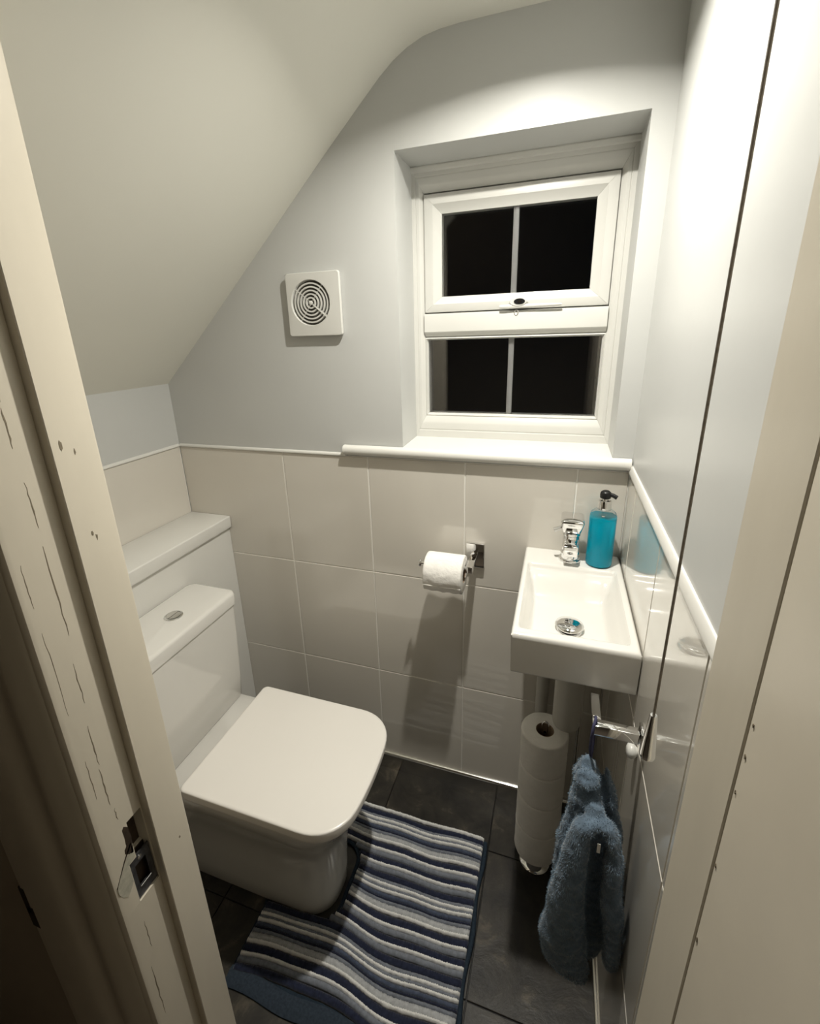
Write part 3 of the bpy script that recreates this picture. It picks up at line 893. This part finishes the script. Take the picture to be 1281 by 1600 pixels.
# loose last sheet hanging against the front of the roll
b = B()
rows_ = []
for j in range(15):
    a = -0.35 - j / 14 * 1.25
    rr = 0.0468 + 0.0035 * (j / 14) ** 2
    row = []
    for i in range(25):
        x = 0.7835 + 0.090 * i / 24
        w_ = 0.0016 * math.sin(i * 0.9 + j * 0.4) * (j / 14) + (0.0035 * noise.noise(Vector((x * 60, j * 0.2, 0)))) * (j / 14)
        row.append((x, RY - math.cos(a) * (rr + w_), 0.7755 + math.sin(a) * (rr + w_)))
    rows_.append(row)
V = [[b.verts.new(p) for p in r_] for r_ in rows_]
for j in range(14):
    for i in range(24):
        b.faces.new((V[j][i], V[j][i + 1], V[j + 1][i + 1], V[j + 1][i]))
o = obj('loose_sheet', b, PAPER, rl, smooth=60)
mod = o.modifiers.new('thick', 'SOLIDIFY'); mod.thickness = 0.0006

# ------------------------------------------------------------------ spare rolls on a floor stand
SX, SY = 1.083, -0.152
st = thing('roll_stand', (SX, SY, 0), 'thin chrome floor stand holding the tower of spare toilet rolls', 'roll stand')
b = lathe(B(), [(0, 0.0), (0.036, 0.0), (0.038, 0.002), (0.038, 0.006), (0.035, 0.009), (0.012, 0.012), (0.0045, 0.016), (0.0045, 0.05), (0.024, 0.051), (0.024, 0.0545), (0.0038, 0.0545), (0.0032, 0.43)], (SX, SY, 0), 'Z', 36)
obj('base_and_pole', b, CHROME, st, smooth=40)
pts = [(SX - 0.0065, SY, 0.425), (SX - 0.0068, SY, 0.447)] + [(SX - 0.0068 * math.cos(PI * k / 8), SY, 0.452 + 0.0085 * math.sin(PI * k / 8)) for k in range(9)] + [(SX + 0.0068, SY, 0.447), (SX + 0.0065, SY, 0.425)]
obj('loop_handle', path_tube(B(), pts, 0.0016, 8), CHROME, st, smooth=60)
pos = ['lowest spare toilet roll of the tower standing near the floor', 'second spare toilet roll from the floor in the tower under the basin',
       'third spare toilet roll from the floor in the tower under the basin', 'topmost spare toilet roll of the tower under the basin']
H = 0.0955
first = paper_roll('spare_toilet_roll', pos[0], 'toilet roll', (SX, SY, 0.056), 'Z', H - 0.0006, 0.0535, 0.0205, 'spare rolls on the stand')
for k in (1, 2, 3):
    c = first.copy(); COL.objects.link(c)
    c.location = first.location + Vector((0, 0, H * k)); c.rotation_euler = (0, 0, 1.3 * k); c['label'] = pos[k]
    for ch in list(first.children):
        d = ch.copy(); COL.objects.link(d); d.parent = c

# ------------------------------------------------------------------ towel holder and towel
th = thing('towel_holder', (1.18, -0.435, 0.735), 'chrome square-bar towel arm fixed to the right wall below the basin', 'towel holder')
obj('arm', box(B(), 1.145, XR - 0.008, -0.443, -0.428, 0.738, 0.757, 0.0015, 2), CHROME, th)
obj('rail', box(B(), 1.145, 1.158, -0.4275, -0.360, 0.739, 0.7455, 0.0015, 2), CHROME, th)
obj('wall_plate', box(B(), XR - 0.007, XR - 0.0002, -0.449, -0.422, 0.732, 0.763, 0.0015, 2), CHROME, th)

b = lathe(B(), [(0, -0.0155), (0.006, -0.015), (0.0105, -0.0125), (0.012, -0.008), (0.0105, -0.004), (0.007, -0.0005), (0.007, 0)], (XR - 0.0002, -0.405, 0.687), 'X', 28)
tag(obj('wall_knob', b, WHITE, smooth=60), 'small round white knob on the right wall tiles below the towel arm', 'knob')

# light pull
CX, CY = 1.171, -0.629
lp = thing('light_pull', (CX, CY, 0.909), 'long brown-grey light cord with a conical chrome pull by the right wall', 'light pull')
b = lathe(B(), [(0, 0.9085), (0.0070, 0.909), (0.0076, 0.911), (0.0074, 0.914), (0.0036, 0.960), (0.0031, 0.962), (0.0010, 0.9622), (0, 0.9622)], (CX, CY, 0), 'Z', 28)
obj('chrome_pull', b, CHROME, lp, smooth=40)
obj('cord', tube(B(), (CX, CY, 0.962), (CX, CY, CEIL_Z), 0.0013, n=8), CORD, lp)

# towel: folded fleece hanging from its loop, fleece body grown from rounded lobes
tw = thing('hand_towel', (1.15, -0.47, 0.24), 'fluffy blue hand towel hanging folded from the chrome towel arm', 'towel')
def chain(bm, pts, n=18):
    """pts: (x, y, z, rx, ry) from top to bottom -> closed lofted lobe with rounded ends"""
    rings = []
    P = []
    # resample with catmull-rom for smooth lobes
    m_ = len(pts)
    for i in range(m_ - 1):
        p0, p1, p2, p3 = pts[max(i - 1, 0)], pts[i], pts[i + 1], pts[min(i + 2, m_ - 1)]
        for k in range(8):
            t = k / 8
            P.append(tuple(0.5 * ((2 * b_) + (-a_ + c_) * t + (2 * a_ - 5 * b_ + 4 * c_ - d_) * t * t + (-a_ + 3 * b_ - 3 * c_ + d_) * t ** 3) for a_, b_, c_, d_ in zip(p0, p1, p2, p3)))
    P.append(pts[-1])
    for x, y, z, rx, ry in P:
        rings.append([(x + rx * math.cos(2 * PI * k / n), y + ry * math.sin(2 * PI * k / n), z) for k in range(n)])
    loft(bm, rings)

b = B()
# hanging column behind
chain(b, [(1.143, -0.438, 0.692, 0.0030, 0.004), (1.143, -0.439, 0.680, 0.0120, 0.010), (1.145, -0.440, 0.655, 0.0210, 0.015), (1.150, -0.442, 0.618, 0.0270, 0.018), (1.155, -0.444, 0.574, 0.0330, 0.020), (1.160, -0.445, 0.512, 0.0390, 0.018), (1.163, -0.447, 0.421, 0.0420, 0.014), (1.163, -0.450, 0.320, 0.0400, 0.012), (1.163, -0.452, 0.262, 0.0330, 0.010), (1.163, -0.452, 0.250, 0.0090, 0.004)])
# flap at the left
chain(b, [(1.123, -0.446, 0.582, 0.0030, 0.004), (1.123, -0.450, 0.559, 0.0100, 0.010), (1.122, -0.453, 0.517, 0.0150, 0.014), (1.122, -0.453, 0.463, 0.0160, 0.015), (1.124, -0.454, 0.403, 0.0190, 0.015), (1.123, -0.456, 0.331, 0.0210, 0.013), (1.122, -0.456, 0.298, 0.0070, 0.004)])
# edge at the right
chain(b, [(1.170, -0.440, 0.678, 0.0030, 0.005), (1.177, -0.442, 0.643, 0.0070, 0.012), (1.187, -0.445, 0.595, 0.0090, 0.015), (1.195, -0.450, 0.549, 0.0090, 0.016), (1.199, -0.455, 0.500, 0.0080, 0.014), (1.204, -0.455, 0.427, 0.0020, 0.004)])
# wrinkles across the column
for x, y, z, rx in [(1.143, -0.457, 0.665, .0180), (1.147, -0.463, 0.634, .0215), (1.152, -0.470, 0.604, .0215), (1.156, -0.478, 0.626, .0160)]:
    chain(b, [(x - 0.001, y, z + 0.016, rx * .45, .004), (x, y, z + 0.010, rx * .85, .009), (x, y - 0.003, z, rx, .013), (x, y, z - 0.011, rx * .9, .009), (x, y, z - 0.017, rx * .5, .004)])
# front fold: an arch with a left and a right leg
chain(b, [(1.159, -0.492, 0.631, 0.0080, 0.009), (1.147, -0.494, 0.621, 0.0160, 0.014), (1.137, -0.496, 0.598, 0.0180, 0.017), (1.133, -0.498, 0.561, 0.0180, 0.018), (1.130, -0.499, 0.519, 0.0210, 0.019), (1.128, -0.500, 0.468, 0.0260, 0.020), (1.127, -0.500, 0.413, 0.0310, 0.021), (1.127, -0.500, 0.365, 0.0375, 0.021), (1.134, -0.500, 0.319, 0.0370, 0.020), (1.146, -0.500, 0.289, 0.0290, 0.017), (1.156, -0.500, 0.272, 0.0150, 0.010), (1.158, -0.500, 0.267, 0.0020, 0.003)])
chain(b, [(1.159, -0.492, 0.631, 0.0080, 0.009), (1.169, -0.494, 0.627, 0.0140, 0.013), (1.180, -0.496, 0.608, 0.0110, 0.016), (1.184, -0.498, 0.584, 0.0110, 0.017), (1.186, -0.500, 0.546, 0.0130, 0.018), (1.189, -0.502, 0.501, 0.0150, 0.018), (1.194, -0.504, 0.463, 0.0150, 0.018), (1.199, -0.506, 0.425, 0.0145, 0.018), (1.202, -0.507, 0.384, 0.0130, 0.017), (1.203, -0.507, 0.347, 0.0100, 0.011), (1.203, -0.507, 0.330, 0.0030, 0.003)])
me = bpy.data.meshes.new('towel_raw')
bmesh.ops.recalc_face_normals(b, faces=b.faces[:])
b.to_mesh(me); b.free()
raw = bpy.data.objects.new('towel_raw', me)
COL.objects.link(raw)
md = raw.modifiers.new('v', 'REMESH'); md.mode = 'VOXEL'; md.voxel_size = 0.0027
md = raw.modifiers.new('s', 'SMOOTH'); md.iterations = 3; md.factor = 0.5
dg = bpy.context.evaluated_depsgraph_get()
ev = raw.evaluated_get(dg)
fin = bpy.data.meshes.new_from_object(ev)
bpy.data.objects.remove(raw); bpy.data.meshes.remove(me)
b = B(); b.from_mesh(fin); bpy.data.meshes.remove(fin)
b.normal_update()
for v in b.verts:
    p = v.co
    d = noise.noise(Vector((p.x * 16, p.y * 16, p.z * 26))) * 0.0035 + noise.noise(p * 75) * 0.0020 + noise.noise(p * 190) * 0.0012
    v.co = p + v.normal * d
    v.co.x = min(v.co.x, XR - 0.003)
b.normal_update()
rnd = random.Random(5)
fl = B()
faces = [f for f in b.faces]
areas = []
acc = 0
for f in faces:
    acc += f.calc_area(); areas.append(acc)
import bisect
for _ in range(46000):
    f = faces[min(bisect.bisect(areas, rnd.random() * acc), len(faces) - 1)]
    vs = [v.co for v in f.verts]
    w = [rnd.random() for _v in vs]; s_ = sum(w)
    p = sum((v * (k / s_) for v, k in zip(vs, w)), Vector())
    clump = Vector((noise.noise(p * 60), noise.noise(p * 60 + Vector((9, 0, 0))), noise.noise(p * 60 + Vector((0, 9, 0)))))
    d = (f.normal + clump * 1.1 + Vector((rnd.uniform(-.45, .45), rnd.uniform(-.45, .45), rnd.uniform(-.8, .2)))).normalized()
    L = rnd.uniform(0.0022, 0.0046)
    u, v_, _d = frame_from(d)
    side = (u * math.cos(_ * 1.7) + v_ * math.sin(_ * 1.7)) * 0.00042
    tip = p + d * L
    if tip.x > XR - 0.0012: continue
    a_ = fl.verts.new(p - side - f.normal * 0.0006); c_ = fl.verts.new(p + side - f.normal * 0.0006); t_ = fl.verts.new(tip)
    fl.faces.new((a_, c_, t_))
fleece = obj('fleece', b, TOWEL, tw, smooth=180)
c = centre_of(fl)
bmesh.ops.translate(fl, verts=fl.verts[:], vec=-c)
me = bpy.data.meshes.new('pile_fibres'); fl.to_mesh(me); fl.free(); me.materials.append(FLUFF)
fo = link('pile_fibres', me, fleece, c)
fo['kind'] = 'stuff'
b = path_tube(B(), [(1.1465, -0.436, 0.688), (1.1440, -0.4375, 0.705), (1.1432, -0.4445, 0.735), (1.1440, -0.4455, 0.758), (1.1470, -0.4360, 0.7605), (1.1480, -0.4265, 0.758), (1.1490, -0.4255, 0.735), (1.1475, -0.4340, 0.700), (1.1465, -0.436, 0.688)], 0.0023, 8)
obj('hanging_loop', b, LOOPM, tw, smooth=60)
obj('care_tag', box(B(), 1.1600, 1.1645, -0.5078, -0.5068, 0.585, 0.603), PAPER, tw)

# ------------------------------------------------------------------ pedestal mat
mt_ = thing('pedestal_mat', (0.71, -0.375, 0), 'blue and white striped pedestal mat around the toilet foot', 'mat')
NAVY = mat('mat_navy', (0.026, 0.032, 0.062), 0.95, spec=0.1, sheen=0.3, var=0.4, var_scale=130)
MIDB = mat('mat_mid_blue', (0.085, 0.105, 0.16), 0.95, spec=0.1, sheen=0.3, var=0.35, var_scale=130)
GREYB = mat('mat_grey_blue', (0.23, 0.25, 0.29), 0.95, spec=0.1, sheen=0.3, var=0.3, var_scale=130)
MWHITE = mat('mat_white', (0.86, 0.855, 0.83), 0.95, spec=0.1, sheen=0.2, var=0.12, var_scale=130)
PALE = mat('mat_pale_grey', (0.50, 0.51, 0.52), 0.95, spec=0.1, sheen=0.2, var=0.25, var_scale=130)
TEAL = mat('mat_binding', (0.028, 0.042, 0.060), 0.9, spec=0.1, var=0.3, var_scale=200)
BINDB = mat('mat_blue_binding', (0.042, 0.056, 0.076), 0.9, spec=0.1, var=0.3, var_scale=200)
MX0, MX1, MYT, MYB = 0.462, 0.957, -0.148, -0.605
CUTX, CUTT, CUTB = 0.645, -0.258, -0.450

def mat_x0(y):
    """left end of the mat at depth y (the U-shaped cut-out for the pan foot)"""
    if CUTB < y < CUTT:
        e = min(y - CUTB, CUTT - y)
        r = 0.05
        if e < r:
            return CUTX - r + math.sqrt(max(0, r * r - (r - e) ** 2))
        return CUTX
    return MX0

def wave(x, y):
    return (0.003 + 0.006 * sm((-0.2 - y) / 0.3)) * math.sin(x * 15 + y * 5 + 1.0) + 0.0025 * math.sin(x * 33 + y * 17)

# backing
b = B()
ys = [MYB + (MYT - MYB) * k / 90 for k in range(91)]
Lr = [(mat_x0(y) - (0.004 if CUTB < y < CUTT else 0), y) for y in ys]
Rr = [(MX1, y) for y in ys]
A = [[b.verts.new((x, y, z)) for x, y in Lr] for z in (0.0005, 0.006)]
C = [[b.verts.new((x, y, z)) for x, y in Rr] for z in (0.0005, 0.006)]
for k in range(90):
    for l_ in (0, 1):
        b.faces.new((A[l_][k], A[l_][k + 1], C[l_][k + 1], C[l_][k]))
    b.faces.new((A[0][k], A[0][k + 1], A[1][k + 1], A[1][k])); b.faces.new((C[0][k], C[0][k + 1], C[1][k + 1], C[1][k]))
for k in (0, 90):
    b.faces.new((A[0][k], A[1][k], C[1][k], C[0][k]))
obj('backing', b, TEAL, mt_)
# bindings
b = path_tube(B(), [(MX1 - 0.002 + 0.003 * math.sin(k * 0.7), MYT - 0.004 + (MYB - MYT + 0.006) * k / 24, 0.0062) for k in range(25)], 0.0058, 10)
obj('side_binding', b, TEAL, mt_, smooth=60)
b = B()
loft(b, [[(MX0 + (MX1 - MX0) * k / 20, MYB - 0.004 + dy + 0.003 * math.sin(k * 0.8), z) for dy, z in [(0, 0.0006), (0.034, 0.0006), (0.034, 0.010), (0.024, 0.0115), (0.008, 0.0095), (0, 0.005)]] for k in range(21)])
obj('front_binding', b, BINDB, mt_, smooth=60)
cutpts = []
for k in range(41):
    y = CUTB + (CUTT - CUTB) * k / 40
    cutpts.append((mat_x0(min(max(y, CUTB + 1e-5), CUTT - 1e-5)) - 0.001, y, 0.0062))
cutpts = [(MX0, CUTB, 0.0062)] + cutpts + [(MX0, CUTT, 0.0062)]
b = path_tube(B(), cutpts, 0.0052, 10)
obj('cut_binding', b, TEAL, mt_, smooth=60)

period = [(GREYB, .008), (MWHITE, .006), (GREYB, .006), (MWHITE, .006), (MIDB, .009), (NAVY, .005), (GREYB, .008), (PALE, .012), (MWHITE, .006), (NAVY, .017),
          (MWHITE, .006), (GREYB, .012), (NAVY, .015), (MWHITE, .006), (GREYB, .012), (NAVY, .015)]  # white rows beside the wide greys paint in the light caught on pile edges
pattern = [(MWHITE, .007), (NAVY, .015)] + period + period + period[:13]
tot = sum(w for _, w in pattern)
sc_ = (MYT - (MYB + 0.030)) / tot
y = MYT
for mm, w in pattern:
    w *= sc_
    ya, yb = y, y - w
    y = yb
    bright = mm in (MWHITE, PALE)
    hgt = {MWHITE: 0.0165, PALE: 0.0150, GREYB: 0.0140}.get(mm, 0.0115)
    yc = (ya + yb) / 2
    # cross-sections every 2.5 mm of length; split where the cut-out removes the pile
    xs = max(mat_x0(yc), MX0) + 0.006
    xe = MX1 - 0.006
    n = int((xe - xs) / 0.0026)
    b = B()
    rings = []
    for i in range(n + 1):
        x = xs + (xe - xs) * i / n
        tuft = (0.0017 if bright else 0.0011) * (1 if i % 2 else -0.7) + 0.0020 * noise.noise(Vector((x * 210, yc * 400, 0)))
        wv = wave(x, yc)
        ww = w * (0.5 + (0.14 if bright else 0.04)) + (0.0014 * noise.noise(Vector((x * 170, yc * 500, 7))) if bright else 0)
        h_ = hgt + tuft + 0.002 * noise.noise(Vector((x * 14, yc * 30, 3)))
        if i in (0, n): h_ *= 0.75
        ring = []
        for k in range(7):
            a = PI * k / 6
            jit = 0.0009 * noise.noise(Vector((x * 260, yc * 300, k * 3.1)))
            ring.append((x, min(max(yc + wv * sm((yc - MYB) / .05) * sm((MYT - yc) / .02 + .3) + math.cos(a) * (ww + jit), MYB + 0.004), MYT + 0.004), 0.0062 + (h_ - 0.0062 + 0.004) * math.sin(a) ** 0.7 if 0 < k < 6 else 0.0062))
        rings.append(ring)
    loft(b, rings)
    obj('pile_stripe', b, mm, mt_, smooth=180)
